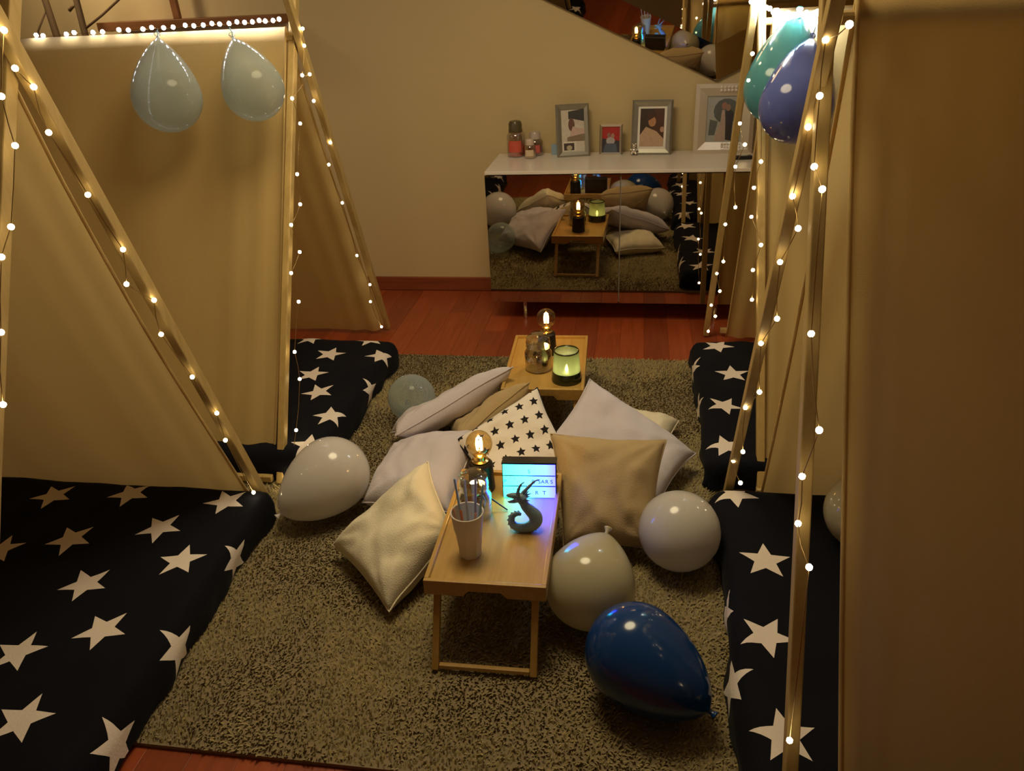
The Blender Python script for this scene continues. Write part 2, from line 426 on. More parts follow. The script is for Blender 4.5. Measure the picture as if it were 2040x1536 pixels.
floor_bed('navy star blanket over the mattress in the far right tent',   .268, 1.3, 2.27, 3.31, .13,
          [(.378,3.225,60),(.414,2.952,20),(.358,2.676,63),(.336,2.384,30),(.235,3.08,30),(.21,2.78,55),(.62,2.86,20),(.6,2.58,40),(.65,3.15,20)], 5.2)

# ------------------------------------------------------------------ tents
def tent(label, sgn, near, far, cross, ridge_z, x_end, fab_x, near_bot, far_bot, seed, ext=.22, wav=.010, noff=.016, fab_dx=0.0):
    """A-frame tent: two crossed pole pairs, a ridge pole and one canvas over it. sgn = -1 tent lies towards -X."""
    e = empty('play_tent', (cross[0], cross[1], 0)); tag(e, label, 'tent', 'A-frame canvas tents')
    inv = -Vector((cross[0], cross[1], 0))
    def P(mb, name, m, **k):
        o = mb.build(name, m, e, **k); o.location = inv; return o
    cr = Vector(cross); n = Vector(near); f = Vector(far)
    for dx in (0, x_end-cross[0]):
        off = Vector((dx, 0, 0))
        a = n+off+Vector((noff*sgn, 0, .014)); t = cr+off+Vector((noff*sgn, 0, 0)); d = (t-a).normalized()
        P(MB().bar(a, t+d*ext, .026, .032), 'pole', M['pole'], bevel=.003)
        a = f+off+Vector((-.016*sgn, 0, .014)); t = cr+off+Vector((-.016*sgn, 0, 0)); d = (t-a).normalized()
        P(MB().bar(a, t+d*ext, .026, .032), 'pole', M['pole'], bevel=.003)
    rz = ridge_z
    P(MB().tube([(cross[0]+.01*sgn, cross[1], rz-.036), (x_end+.05*sgn, cross[1], rz-.036)], .0125, 12), 'ridge_pole', M['pole'])
    # canvas: from the near hem over the ridge to the far hem
    nb = Vector(near_bot); fb = Vector(far_bot); vs = []; fs = []
    NU, NV = 70, 64
    for i in range(NU+1):
        s = i/NU; X = fab_x+(x_end-fab_x)*s; edge = math.exp(-abs(X-fab_x)/.10)
        for j in range(NV+1):
            t = j/NV*2-1
            b = nb if t < 0 else fb; k = abs(t)
            Y = cross[1]+(b[1]-cross[1])*k; Z = rz+.004+(b[2]-rz)*k
            k2 = max(0, min(1, k*1.0))
            sag = math.sin(PI*k2)*.018
            wv = (math.sin(X*17+seed+t*1.5)*.5+noise.noise((X*6, t*2, seed))*.9)*wav*min(1, k2*4)
            wv += math.sin(X*62+seed*2+k*2.2)*.012*edge*min(1, k2*6)
            nd = Vector((0, (rz-b[2]), (b[1]-cross[1])*(1 if t > 0 else 1))).normalized()
            side = -1 if t < 0 else 1
            dirn = Vector((0, side, .5)).normalized()
            p = Vector((X+fab_dx*k*(1-s), Y, Z)) - dirn*sag + dirn*wv
            vs.append(p)
    for i in range(NU):
        for j in range(NV):
            a = i*(NV+1)+j; fs.append((a, a+1, a+NV+2, a+NV+1))
    c = P(MB().add(vs, fs), 'canvas', M['canvas'], smooth=True)
    # hem strip along the opening, sewn round the edge
    for side in (0, 1):
        pts = [Vector(vs[j]) for j in (range(0, NV//2+1) if side == 0 else range(NV//2, NV+1))]
        P(MB().tube(pts, .0045, 6), 'hem', M['canvas'], smooth=True)
    for yb, src in ((n, nb), (f, fb)):
        P(MB().bar((cross[0]+.03*sgn, yb.y, .035), (x_end, yb.y, .035), .024, .024, (0, 1, 0)), 'ground_rail', M['pole'], bevel=.003)
    return e
tent('tent of cream canvas at the left edge with near star blanket inside', -1, (-1.25, .72, 0), (-1.25, 2.045, 0), (-1.25, 1.518, 1.489), 1.53, -2.75, -1.285, (0, .78, .03), (0, 2.05, .01), 1.0)
tent('far left cream canvas tent with white lights along its ridge', -1, (-1.235, 2.185, 0), (-1.30, 3.64, 0), (-1.25, 2.951, 1.433), 1.492, -2.75, -1.285, (0, 2.215, .03), (0, 3.58, .02), 2.0)
tent('nearest right cream canvas tent filling the right edge', 1, (.345, 1.032, 0), (.345, 2.214, 0), (.345, 1.605, 1.395), 1.545, 1.75, .378, (0, 1.0, .02), (0, 2.19, .01), 3.0, noff=-.005, fab_dx=.055)
tent('far right cream canvas tent with blue balloons at its ridge', 1, (.43, 2.25, 0), (.38, 3.63, 0), (.40, 3.075, 1.440), 1.478, 1.75, .455, (0, 2.245, .01), (0, 3.56, .02), 4.0)

# ------------------------------------------------------------------ fairy light strings
led_mesh = MB().ball((0, 0, 0),   .0064, 8, 5).build('bulb', M['led_warm'], None, smooth=True).data
bpy.data.objects.remove(bpy.data.objects['bulb'])
cool_mesh = MB().ball((0, 0, 0), .0080, 8, 5).build('bulb', M['led_cool'], None, smooth=True).data
bpy.data.objects.remove(bpy.data.objects['bulb'])
bright_mesh = cool_mesh.copy(); bright_mesh.materials.clear(); bright_mesh.materials.append(M['led_bright'])
def light_string(label, pts, group, mesh=None, wob=.004):
    base = Vector(pts[-1]); e = empty('fairy_light_string', base); tag(e, label, 'string lights', group)
    path = []
    for i, p in enumerate(pts):
        p = Vector(p); path.append(p-base)
        if i+1 < len(pts):
            q = Vector(pts[i+1])
            path.append(p.lerp(q, .5)-base+Vector((random.uniform(-wob, wob), random.uniform(-wob, wob), -wob)))
    MB().tube(path, .0011, 5).build('wire', M['wire'], e, smooth=True)
    for p in pts:
        o = bpy.data.objects.new('bulb', mesh or led_mesh); COL.objects.link(o); o.parent = e; o.location = Vector(p)-base
    return e
G = 'fairy light strings on the tents'
XA, XB = -1.215, -1.212
light_string('warm fairy lights down the nearest left tent pole at the frame edge', [at_x(x, y, XA) for x, y in
    [(8,60),(3,192),(30,290),(22,452),(3,512),(2,662),(6,806)]], G)
light_string('warm fairy lights down the slanting pole of the nearest left tent', [at_x(x, y, XA) for x, y in
    [(30,136),(67,173),(97,264),(175,388),(245,497),(252,566),(307,598),(321,666),(383,751),(432,823),(449,877),(505,981)]], G)
light_string('warm fairy lights down the front upright pole of the far left tent', [at_x(x, y, XB) for x, y in
    [(603,57),(606,91),(602,150),(617,148),(582,196),(598,246),(592,347),(598,407),(580,448),(597,502),(580,544),(595,601),(587,701),(597,755),(590,857),(574,947),(568,961)]], G)
light_string('warm fairy lights down the rear slanting pole of the far left tent', [at_x(x, y, -1.235-.0004*(y-130)*.1) for x, y in
    [(625,201),(658,284),(655,328),(682,404),(711,509),(737,567),(738,601),(760,651)]], G)
light_string('warm fairy lights down the rear leaning pole of the far right tent', [at_x(x, y, .355) for x, y in
    [(1499,107),(1491,160),(1474,246),(1484,288),(1465,332),(1465,413),(1445,447),(1441,521),(1428,545),(1434,580),(1417,608),(1425,630),(1411,660)]], G)
light_string('warm fairy lights down the front upright pole of the far right tent', [at_x(x, y, .388+(y-50)*.00003) for x, y in
    [(1519,47),(1516,322),(1502,374),(1497,432),(1516,488),(1500,538),(1498,597)]], G)
light_string('warm fairy lights down the rear leaning pole of the nearest right tent', [at_x(x, y, .322) for x, y in
    [(1610,253),(1579,391),(1590,455),(1554,522),(1548,635),(1516,684),(1513,781),(1485,812),(1480,900),(1461,918),(1475,962)]], G)
light_string('warm fairy lights down the nearest right tent front pole', [at_x(x, y, .322) for x, y in
    [(1692,49),(1645,79),(1633,191),(1622,332),(1638,377),(1616,665),(1632,857),(1598,949),(1590,1043),(1612,1130),(1573,1475)]], G)
zx = [210,250,385,430,540,595,690,745,830,880,950,1005,1075,1125,1180,1230,1275,1330,1375,1420,1465,1505,1540,1585,1620]
light_string('cool white lights close together along the far left tent ridge', [at_y(x/2.914, 73.5-(x/2.914-65)*.066-(0 if i % 3 else 2)-1, 2.955) for i, x in enumerate(zx)], 'cool ridge lights', cool_mesh)
rp = []
for i in range(21):
    t = i/20; x = 1497+146*t; y = 3+28*math.sin(min(1, t*1.5)*PI/2)-8*max(0, t-.6)/.4+3*math.sin(i*2.4)
    rp.append(at_y(x, y, 3.03+.012*math.sin(i*1.7)))
light_string('bright white light cluster along the far right tent ridge', rp, 'cool ridge lights', bright_mesh)

# ------------------------------------------------------------------ mirrored sideboard
CX0, CX1, CY0, CZ0, CZ1 = -.7395, .590, 3.7824, .1135, .791
cab = empty('mirrored_sideboard', ((CX0+CX1)/2, (CY0+WY)/2, 0)); tag(cab, 'low white sideboard with two mirrored doors against the back wall', 'sideboard')
ci = -cab.location
def cp(mb, name, m, parent=cab, **k):
    o = mb.build(name, m, parent, **k)
    if parent is cab: o.location = ci
    return o
cp(MB().box((CX0+.004, CY0+.02, CZ0), (CX1-.004, WY-.02, CZ1-.018)), 'carcass', M['whitelacquer'])
cp(MB().box((CX0, CY0, CZ1-.016), (CX1, WY-.018, CZ1)), 'top_board', M['whitelacquer'], bevel=.002)
SX = -.0746
for x0, x1 in ((CX0, SX-.003), (SX+.003, CX1)):
    d = cp(MB().box((x0, CY0-.002, CZ0), (x1, CY0+.017, CZ1-.019)), 'door', M['mirror'])
    ed = MB()
    ed.box((x0, CY0+.0172, CZ0), (x1, CY0+.0195, CZ1-.019)).build('door_backing', M['darkedge'], d)
for lx in (CX0+.17, CX1-.17):
    for ly in (CY0+.06, WY-.08):
        cp(MB().lathe([(.014, 0), (.010, .012), (.010, CZ0)], 12, (lx, ly, 0)), 'leg', M['chrome'], smooth=True)

# faceted wall mirror
mc = Vector((.38, 1.79)); outer = [(.38, 1.13), (1.32, 1.57), (1.32, 2.01), (.38, 2.45), (-.56, 2.01), (-.56, 1.57)]
inner = [(mc.x-.02+(x-mc.x)*.745, mc.y+(z-mc.y)*.745) for x, z in outer]
wm = empty('wall_mirror', (mc.x, WY, mc.y)); tag(wm, 'faceted hexagonal mirror hanging on the wall above the sideboard', 'mirror')
wi = -wm.location
yo, yi = WY-.022, WY-.050
n = 6
for i in range(n):
    j = (i+1) % n
    o = MB().add([(outer[i][0], yo, outer[i][1]), (outer[j][0], yo, outer[j][1]), (inner[j][0], yi, inner[j][1]), (inner[i][0], yi, inner[i][1]),
                  (outer[i][0], yo+.012, outer[i][1]), (outer[j][0], yo+.012, outer[j][1]), (inner[j][0], yo+.012, inner[j][1]), (inner[i][0], yo+.012, inner[i][1])],
                 [(0,1,2,3),(7,6,5,4),(0,4,5,1),(1,5,6,2),(2,6,7,3),(3,7,4,0)]).build('facet', M['mirror'], wm); o.location = wi
vs = [(x, yi, z) for x, z in inner]+[(x, yo+.012, z) for x, z in inner]
o = MB().add(vs, [tuple(range(6)), tuple(range(11, 5, -1))]+[(i, 6+i, 6+(i+1) % 6, (i+1) % 6) for i in range(6)]).build('centre_facet', M['mirror'], wm); o.location = wi
o = MB().add([(x, yo+.0125, z) for x, z in outer]+[(x, WY-.001, z) for x, z in outer], [tuple(range(6)), tuple(range(11, 5, -1))]+[(i, 6+i, 6+(i+1) % 6, (i+1) % 6) for i in range(6)]).build('backboard', M['darkedge'], wm); o.location = wi

# ------------------------------------------------------------------ things on the sideboard
TZ = CZ1
def candle_jar(label, x, y, r, h, wax, lidcol, labcol):
    e = empty('candle_jar', (x, y, TZ)); tag(e, label, 'candle', 'jar candles on the sideboard')
    body = h*.68
    MB().lathe([(r*.95, 0), (r, .006), (r, body*.86), (r*.82, body*.97), (r*.72, body)], 24).build('glass', M['glass'], e, smooth=True)
    MB().lathe([(r*.9, .004), (r*.94, .008), (r*.94, body*.5), (.0, body*.5)], 24).build('wax', mat('candle_wax', wax, rough=.5, noise_amt=.05), e, smooth=True)
    autosmooth(MB().lathe([(r*.78, body), (r*.80, body+h*.03), (r*.76, body+h*.06), (r*.74, h*.9), (r*.6, h*.97), (0, h)], 24).build('lid', mat('jar_lid', lidcol, rough=.3), e, smooth=True))
    pts = []
    lm = MB(); N = 10
    vs = []
    for i in range(N+1):
        a = -PI*.5-.75+1.5*i/N
        for z in (body*.22, body*.68): vs.append(((r+.0008)*math.cos(a), (r+.0008)*math.sin(a), z))
    lm.add(vs, [(2*i, 2*i+2, 2*i+3, 2*i+1) for i in range(N)]).build('paper_label', mat('paper_label', labcol, rough=.6, noise_amt=.15, noise_scale=60), e)
    return e
candle_jar('tall jar candle with olive lid at the left end of the sideboard', -.635, 4.165, .047, .185, (.55, .10, .05), (.10, .075, .03), (.62, .10, .06))
candle_jar('medium red jar candle with clear lid beside the tall one', -.535, 4.185, .040, .125, (.36, .04, .04), (.5, .4, .33), (.6, .12, .10))
candle_jar('small cream jar candle in front of the red one', -.553, 4.105, .029, .100, (.75, .58, .36), (.6, .46, .36), (.72, .55, .36))
o = MB().box((-.022, -.012, 0), (.022, .012, .052)).build('small_box', mat('pale_blue_card', (.30, .42, .55), rough=.7, noise_amt=.05), None, bevel=.002)
o.location = (-.428, 4.2, TZ); tag(o, 'small pale blue box between the candles and the frames', 'box')
o = MB().box((-.055, -.018, 0), (.055, .018, .018)).build('remote_control', M['black'], None, bevel=.004)
o.location = (.50, 3.995, TZ); o.rotation_euler = (0, 0, .1); tag(o, 'slim black remote control lying before the wedding picture', 'remote')

def photo_frame(label, x, y, w, h, bw, mframe, rz, lean, shapes, mount=0, depth=.018, name='photo_frame'):
    e = empty(name, (x, y, TZ), rz); tag(e, label, 'picture frame', 'picture frames on the sideboard')
    Mx = Matrix.Rotation(-lean, 4, 'X') @ Matrix.Rotation(PI/2, 4, 'X')     # local xy -> upright plane, z towards the viewer
    def pl(o): o.matrix_local = Mx; return o
    z0 = depth*math.sin(lean)
    fr = MB()
    o4 = [(-w/2, 0), (w/2, 0), (w/2, h), (-w/2, h)]; i4 = [(-w/2+bw, bw), (w/2-bw, bw), (w/2-bw, h-bw), (-w/2+bw, h-bw)]
    m4 = [(-w/2+bw*.35, bw*.35), (w/2-bw*.35, bw*.35), (w/2-bw*.35, h-bw*.35), (-w/2+bw*.35, h-bw*.35)]
    vs = [(x_, y_, -depth) for x_, y_ in o4]+[(x_, y_, -.004) for x_, y_ in o4]+[(x_, y_, .004) for x_, y_ in m4]+[(x_, y_, -.003) for x_, y_ in i4]+[(x_, y_, -.010) for x_, y_ in i4]
    fs = []
    for L in range(4):
        for i in range(4): fs.append((L*4+i, L*4+(i+1) % 4, (L+1)*4+(i+1) % 4, (L+1)*4+i))
    fs.append((3, 2, 1, 0))
    f = pl(fr.add(vs, fs).build('frame', mframe, e))
    ph = MB(); mats = []
    iw, ih = w-2*bw, h-2*bw
    if mount:
        pl(MB().box((-iw/2, bw, -.0105), (iw/2, h-bw, -.0085)).build('mount', M['whitecard'], e)); 
        iw -= 2*mount; ih -= 2*mount
    zc = -.008 if mount else -.0095
    for k, (col, poly) in enumerate(shapes):
        ph.cur = k; mats.append(mat('photo_tone', col, rough=.35, noise_amt=.18, noise_scale=70))
        cyy = h/2
        pts = [(u*iw/2, cyy+v*ih/2, zc+.0002*(k+1)) for u, v in poly]
        ph.add(pts, [tuple(range(len(pts)))])
    pl(ph.build('photograph', mats, e))
    # easel back leg
    st = MB().bar((0, h*.62, -depth), (0, 0.004/1, -depth-h*.20), .03, .003, (1, 0, 0)); pl(st.build('stand', M['darkedge'], e))
    return e, Mx
def blob(cx, cy, rx, ry, n=14): return [(cx+rx*math.cos(2*PI*i/n), cy+ry*math.sin(2*PI*i/n)) for i in range(n)]
full = [(-1,-1),(1,-1),(1,1),(-1,1)]
f1, Mx = photo_frame('grey metal frame with a collage of two small photos', -.325, 4.12, .172, .262, .026, M['pewter'], .22, .22,
    [((.62,.56,.47), full), ((.05,.045,.04), [(-.35,.55),(1,.38),(1,1),(-.35,.9)]), ((.6,.52,.45), [(-.2,.35),(1,.2),(1,.42),(-.2,.58)]),
     ((.16,.07,.05), blob(-.1,.28,.28,.3)), ((.6,.42,.36), [(.0,.2),(1,.05),(1,-.25),(-.3,-.3)]), ((.25,.18,.12), [(-.5,-.3),(1,-.15),(1,-.5),(-.5,-.5)]),
     ((.75,.68,.6), [(-.95,-.98),(.25,-.98),(.25,-.5),(-.95,-.5)]), ((.07,.05,.04), [(-.82,-.92),(.08,-.92),(.08,-.58),(-.82,-.58)]), ((.5,.42,.3), blob(-.35,-.8,.25,.12))])
f2, _ = photo_frame('small ornate silver frame with a red photo', -.138, 4.15, .118, .155, .014, M['silver'], -.05, .16,
    [((.05,.045,.06), full), ((.42,.03,.03), [(-1,.1),(1,-.1),(1,1),(-1,1)]), ((.45,.4,.42), blob(-.05,-.1,.5,.32)), ((.3,.16,.12), blob(-.25,.35,.2,.2)), ((.4,.22,.17), blob(.2,.3,.2,.2)), ((.1,.12,.17), [(-.9,-1),(.8,-1),(.6,-.3),(-.6,-.3)])])
f3, M3 = photo_frame('grey frame with a pale mount and a portrait photo', .068, 4.14, .205, .268, .030, M['pewter'], -.08, .18,
    [((.05,.03,.02), full), ((.09,.035,.02), [(.1,-1),(1,-1),(1,1),(.2,1)]), ((.55,.36,.24), [(-1,-1),(1,-1),(1,-.6),(.4,-.2),(-.5,.05),(-1,-.4)]), ((.50,.24,.12), blob(.0,.32,.32,.28)), ((.07,.03,.02), [(-.35,.35),(.3,.6),(.35,.75),(-.2,.85),(-.45,.6)]), ((.5,.3,.22), blob(.85,-.1,.18,.15))], mount=.012)
# small silver teddy on the frame's corner
tb = MB()
for c, r in (((0,.020,.012),.015), ((0,.043,.012),.0115), ((-.009,.053,.012),.0045), ((.009,.053,.012),.0045), ((-.016,.024,.016),.006), ((.016,.024,.016),.006), ((-.010,.007,.020),.0075), ((.010,.007,.020),.0075), ((0,.041,.0235),.0045)): tb.ball(c, r, 10, 7)
t = tb.build('teddy_ornament', M['silver'], f3, smooth=True); t.matrix_local = M3 @ Matrix.Translation((-.085, .002, 0)); t['label'] = 'silver teddy ornament'
f4, M4 = photo_frame('large pearl silver frame with a wedding couple photo', .425, 4.135, .290, .335, .058, M['pearl'], -.05, .18,
    [((.36,.35,.31), full), ((.09,.10,.085), blob(.1,.35,.72,.55)), ((.36,.35,.31), [(-1,-1),(1,-1),(1,-.2),(-1,-.1)]), ((.10,.11,.10), [(-.85,-.7),(-.5,-.7),(-.35,-.1),(-.8,0)]),
     ((.42,.30,.24), [(-.55,-.95),(.1,-.95),(.1,-.2),(.0,.4),(-.15,.4),(-.2,-.1)]), ((.03,.025,.025), [(.12,-.9),(.45,-.95),(.5,.3),(.2,.5),(.05,.3)]), ((.32,.14,.10), blob(-.02,.58,.16,.16)), ((.30,.17,.11), blob(.2,.5,.13,.15))], depth=.024)
rs = MB()
for k in range(8):
    for q in range(2): rs.ball((-.022+k*.0175, .318-q*.016, .006), .0075, 8, 5)
for k in range(7):
    for q in range(3): rs.ball((-.005+k*.0145, .050-q*.014, .006), .0056, 8, 5)
t = rs.build('rhinestones', M['crystal'], f4); t.matrix_local = M4; tag(t, kind='stuff')

# ------------------------------------------------------------------ shelf and branches far left
sh = empty('wall_shelf', (-2.36, WY, 1.49)); tag(sh, 'dark brown wall shelf behind the far left tent', 'shelf')
msh = wood_mat('dark_shelf_wood', (.22, .085, .028), (.30, .125, .045), 'X', 1, .45)
o = MB().box((-2.80, WY-.20, 1.480), (-1.83, WY, 1.522)).build('board', msh, sh, bevel=.003); o.location = -sh.location
o = MB().bar((-2.395, WY-.1, 1.522), (-2.41, WY-.1, 2.1), .034, .03, (1, 0, 0)).build('upright', msh, sh, bevel=.003); o.location = -sh.location
br = empty('bare_branches', (-2.98, 3.95, 0)); tag(br, 'bare brown branches standing behind the far left tent', 'branches')
mbr = wood_mat('branch_bark', (.14, .085, .04), (.22, .14, .07), 'Z', 1, .8)
a1, b1 = at_y(112, 68, 3.95), at_y(90, 0, 3.95); a2, b2 = at_y(168, 62, 3.95), at_y(152, 0, 3.95)
def branch(pts, r): 
    o = MB().tube(pts, r, 8).build('branch', mbr, br, smooth=True); o.location = -br.location
pot = Vector((-2.98, 3.95, .30))
branch([pot, a1-Vector((0, 0, .3)), a1, b1, b1+(b1-a1)*2.2], [.02, .02, .0175, .016, .010])
branch([pot+Vector((.03, 0, 0)), a2-Vector((.01, 0, .4)), a2, b2, b2+(b2-a2)*2.0], [.02, .019, .0165, .0155, .010])
d1, d2 = at_y(170, 57, 3.95), at_y(238, -2, 3.95); branch([d1, d1.lerp(d2, .5)+Vector((0, 0, -.004)), d2, d2+(d2-d1)*1.2], [.006, .006, .006, .003])
d1, d2 = at_y(76, 62, 3.95), at_y(92, 20, 3.95); branch([d1-Vector((.02, 0, .12)), d1, d2], [.005, .005, .005])
d1, d2, d3 = at_y(158, 8, 3.95), at_y(146, 12, 3.95), at_y(138, 21, 3.95); branch([d1, d2, d3], [.007, .008, .009])
autosmooth(MB().lathe([(.09, 0), (.12, .08), (.125, .22), (.08, .36), (.07, .40), (.058, .40), (.066, .35), (.1, .22), (.1, .02), (0, .02)], 28).build('vase', mat('dark_vase', (.08, .06, .05), rough=.4), br, smooth=True))

# ------------------------------------------------------------------ bamboo tray tables
def tray_table(label, x0, x1, y0, y1, rz=0.0):
    cx, cy = (x0+x1)/2, (y0+y1)/2
    e = empty('tray_table', (cx, cy, 0), rz); tag(e, label, 'tray table', 'bamboo tray tables')
    w, l = (x1-x0)/2, (y1-y0)/2; zb, zt, t = .204, .250, .012
    MB().box((-w+t, -l+t, .226), (w-t, l-t, .237)).build('tray_board', M['bamboo'], e)
    def rim(L, mtx, name='rim', notch=True):
        p = [(-L, zb), (-L*.36, zb), (-L*.27, zb+.017), (L*.27, zb+.017), (L*.36, zb), (L, zb), (L, zt), (-L, zt)] if notch else [(-L, zb), (L, zb), (L, zt), (-L, zt)]
        return MB().prism(p, t, mtx).build(name, M['bamboo'], e, bevel=.002)
    R90 = Matrix.Rotation(PI/2, 4, 'X')
    rim(w, Matrix.Translation((0, -l+t, 0)) @ R90); rim(w, Matrix.Translation((0, l, 0)) @ R90)
    rz90 = Matrix.Rotation(PI/2, 4, 'Z')
    rim(l-t, Matrix.Translation((-w, 0, 0)) @ rz90 @ R90, notch=False); rim(l-t, Matrix.Translation((w-t, 0, 0)) @ rz90 @ R90, notch=False)
    foot = .021
    for s in (-1, 1):
        for q in (-1, 1):
            MB().bar((q*(w-.030), s*(l-.035), .222), (q*(w-.030), s*(l+.075), foot), .018, .018, (1, 0, 0)).build('leg', M['bamboo'], e, bevel=.002)
        MB().bar((-(w-.04), s*(l+.071), foot+.010), (w-.04, s*(l+.071), foot+.010), .013, .013, (0, 1, 0)).build('crossbar', M['bamboo'], e, bevel=.002)
    return e
tray_table('nearer bamboo tray table carrying the light box and cup', -.513, -.197, 1.468, 1.985, .012)
tray_table('farther bamboo tray table carrying the green candle holder', -.490, -.178, 2.535, 3.04, .03)
TT = .237

# ------------------------------------------------------------------ things on the trays
def bulb_lamp(label, x, y):
    e = empty('bulb_lamp', (x, y, TT)); tag(e, label, 'lamp', 'round bulb table lamps')
    autosmooth(MB().lathe([(.040, 0), (.040, .004), (.036, .088), (.030, .094), (.024, .094), (0, .094)], 28).build('base', M['blackmetal'], e, smooth=True))
    autosmooth(MB().lathe([(.025, .094), (.026, .1), (.019, .104), (.019, .116), (.014, .12)], 24).build('collar', M['brass'], e, smooth=True))
    pr = [(.014, .116)]+[(.040*math.sin(a), .156-.040*math.cos(a)) for a in [math.radians(v) for v in range(26, 181, 11)]]+[(0, .196)]
    g = MB().lathe(pr, 28).build('glass_globe', M['amber'], e, smooth=True)
    MB().tube([(-.006, 0, .134), (-.0075, 0, .155), (-.005, 0, .174), (0, 0, .178), (.005, 0, .174), (.0075, 0, .155), (.006, 0, .134)], .0034, 8).build('filament', M['filament'], g, smooth=True)
    MB().tube([(0, 0, .118), (0, 0, .136)], .004, 8).build('stem', M['brass'], g, smooth=True)
    l = bpy.data.lights.new('bulb_lamp_glow', 'POINT'); l.energy = .55; l.color = (1, .62, .25); l.shadow_soft_size = .010
    lo = bpy.data.objects.new('bulb_lamp_glow', l); COL.objects.link(lo); lo.parent = e; lo.location = (0, 0, .156)
    return e
bulb_lamp('round bulb lamp on black base behind the glass jar on the nearer tray', -.437, 1.905)
bulb_lamp('round bulb lamp on black base on the farther tray', -.345, 2.885)
def glass_jar(label, x, y, r, h, fill):
    e = empty('glass_jar', (x, y, TT)); tag(e, label, 'jar', 'lidded glass jars on the trays')
    b = h*.62
    autosmooth(MB().lathe([(r*.9, 0), (r, .008), (r, b*.78), (r*.82, b*.95), (r*.8, b), (r*.76, b), (r*.78, b*.93), (r*.95, b*.76), (r*.95, .012), (0, .010)], 30).build('glass_body', M['glass'], e, smooth=True), 60)
    autosmooth(MB().lathe([(r*.86, b), (r*.90, b+.006), (r*.86, b+.012), (r*.9, b+.02), (r*.86, b+.028), (r*.84, h*.88), (r*.55, h*.91), (r*.40, h*.95), (r*.46, h*.99), (0, h)], 30).build('glass_lid', M['glass'], e, smooth=True), 60)
    rr = random.Random(int(x*1000)); 
    for k in range(9):
        a = rr.uniform(0, 6.28); q = rr.uniform(0, r*.55); s = rr.uniform(.010, .016)
        mb = MB().box((-s, -s*.7, -.004), (s, s*.7, .004))
        o = mb.build('sweet', fill[k % len(fill)], e, bevel=.003); o.location = (q*math.cos(a), q*math.sin(a), .020+.006*k); o.rotation_euler = (rr.uniform(-.6, .6), rr.uniform(-.6, .6), rr.uniform(0, 3))
    return e
fills = [mat('wrapper_brown', (.22, .10, .05), .4), mat('wrapper_dark', (.05, .045, .05), .3), mat('wrapper_foil', (.6, .55, .45), .2, .8)]
glass_jar('lidded glass jar behind the cup on the nearer tray', -.430, 1.770, .048, .150, fills)
glass_jar('lidded glass jar of sweets on the farther tray', -.362, 2.735, .054, .155, fills)

# green candle holder
e = empty('candle_holder', (-.243, 2.645, TT)); tag(e, 'green frosted glass candle holder glowing on the farther tray', 'candle holder')
mgreen = cloth_mat('frosted_green_glass', (.60, .64, .42), transl=.6, bump=.5, bscale=90, rough=.25)
mgreen.node_tree.nodes['Principled BSDF'].inputs['Specular IOR Level'].default_value = .5
_nt = mgreen.node_tree; _o = _nt.nodes['Material Output']; _src = _o.inputs[0].links[0].from_socket
_tr = _nt.nodes.new('ShaderNodeBsdfTransparent'); _tr.inputs[0].default_value = (.75, .85, .55, 1)
_mx = _nt.nodes.new('ShaderNodeMixShader'); _mx.inputs[0].default_value = .28
_nt.links.new(_src, _mx.inputs[1]); _nt.links.new(_tr.outputs[0], _mx.inputs[2]); _nt.links.new(_mx.outputs[0], _o.inputs[0])
mdg = mat('dark_green_glass', (.02, .026, .006), rough=.15, coat=.3)
autosmooth(MB().lathe([(.0525, .040), (.0475, .122), (.0445, .122), (.0485, .040)], 32, cap=False).build('glass_shade', mgreen, e, smooth=True), 60)
autosmooth(MB().lathe([(.058, 0), (.0585, .006), (.053, .041), (.049, .041), (.046, .012), (0, .012)], 32).build('foot', mdg, e, smooth=True), 60)
MB().tube([(.046*math.cos(a), .046*math.sin(a), .123) for a in [2*PI*k/32 for k in range(32)]], .003, 8, True).build('rim', mdg, e, smooth=True)
MB().lathe([(.019, .012), (.019, .030), (0, .030)], 20).build('tea_light', M['whitecard'], e, smooth=False)
MB().lathe([(.0015, .030), (.006, .038), (.007, .046), (.004, .058), (0, .068)], 14).build('flame', M['flame'], e, smooth=True)
l = bpy.data.lights.new('candle_glow', 'POINT'); l.energy = .03; l.color = (1, .85, .45); l.shadow_soft_size = .012
lo = bpy.data.objects.new('candle_glow', l); COL.objects.link(lo); lo.parent = e; lo.location = (0, 0, .052)

# faceted cup
e = cup = empty('tumbler', (-.413, 1.60, TT)); tag(e, 'cream faceted tumbler holding straws on the nearer tray', 'cup')
prof = [(0, .030), (.1, .030), (.35, .0335), (.56, .0365), (.60, .0375), (1, .0435)]
N = 32; vs = []; fs = []; H_ = .135
def cup_r(t, a, base):
    k = 0 if t > .6 else min(1, (.6-t)/.08)
    seg = PI/4; d = (a % seg)-seg/2
    poly = base*math.cos(seg/2)/math.cos(d)
    return base*(1-k)+poly*k*1.03
rows = [(0, 0)]+[(t, r) for t, r in prof]+[(t, r-.0025) for t, r in reversed(prof)]+[(.05, .0)]
for t, r in rows:
    for k in range(N):
        a = 2*PI*k/N; q = cup_r(t, a, r); vs.append((q*math.cos(a), q*math.sin(a), max(t, .0)*H_))
for i in range(len(rows)-1):
    for k in range(N): fs.append((i*N+k, i*N+(k+1) % N, (i+1)*N+(k+1) % N, (i+1)*N+k))
autosmooth(MB().add(vs, fs).build('cup_wall', M['cup'], e, smooth=True), 22)
MB().tube([(.0425*math.cos(a), .0425*math.sin(a), H_) for a in [2*PI*k/32 for k in range(32)]], .0022, 8, True).build('rolled_rim', M['cup'], e, smooth=True)
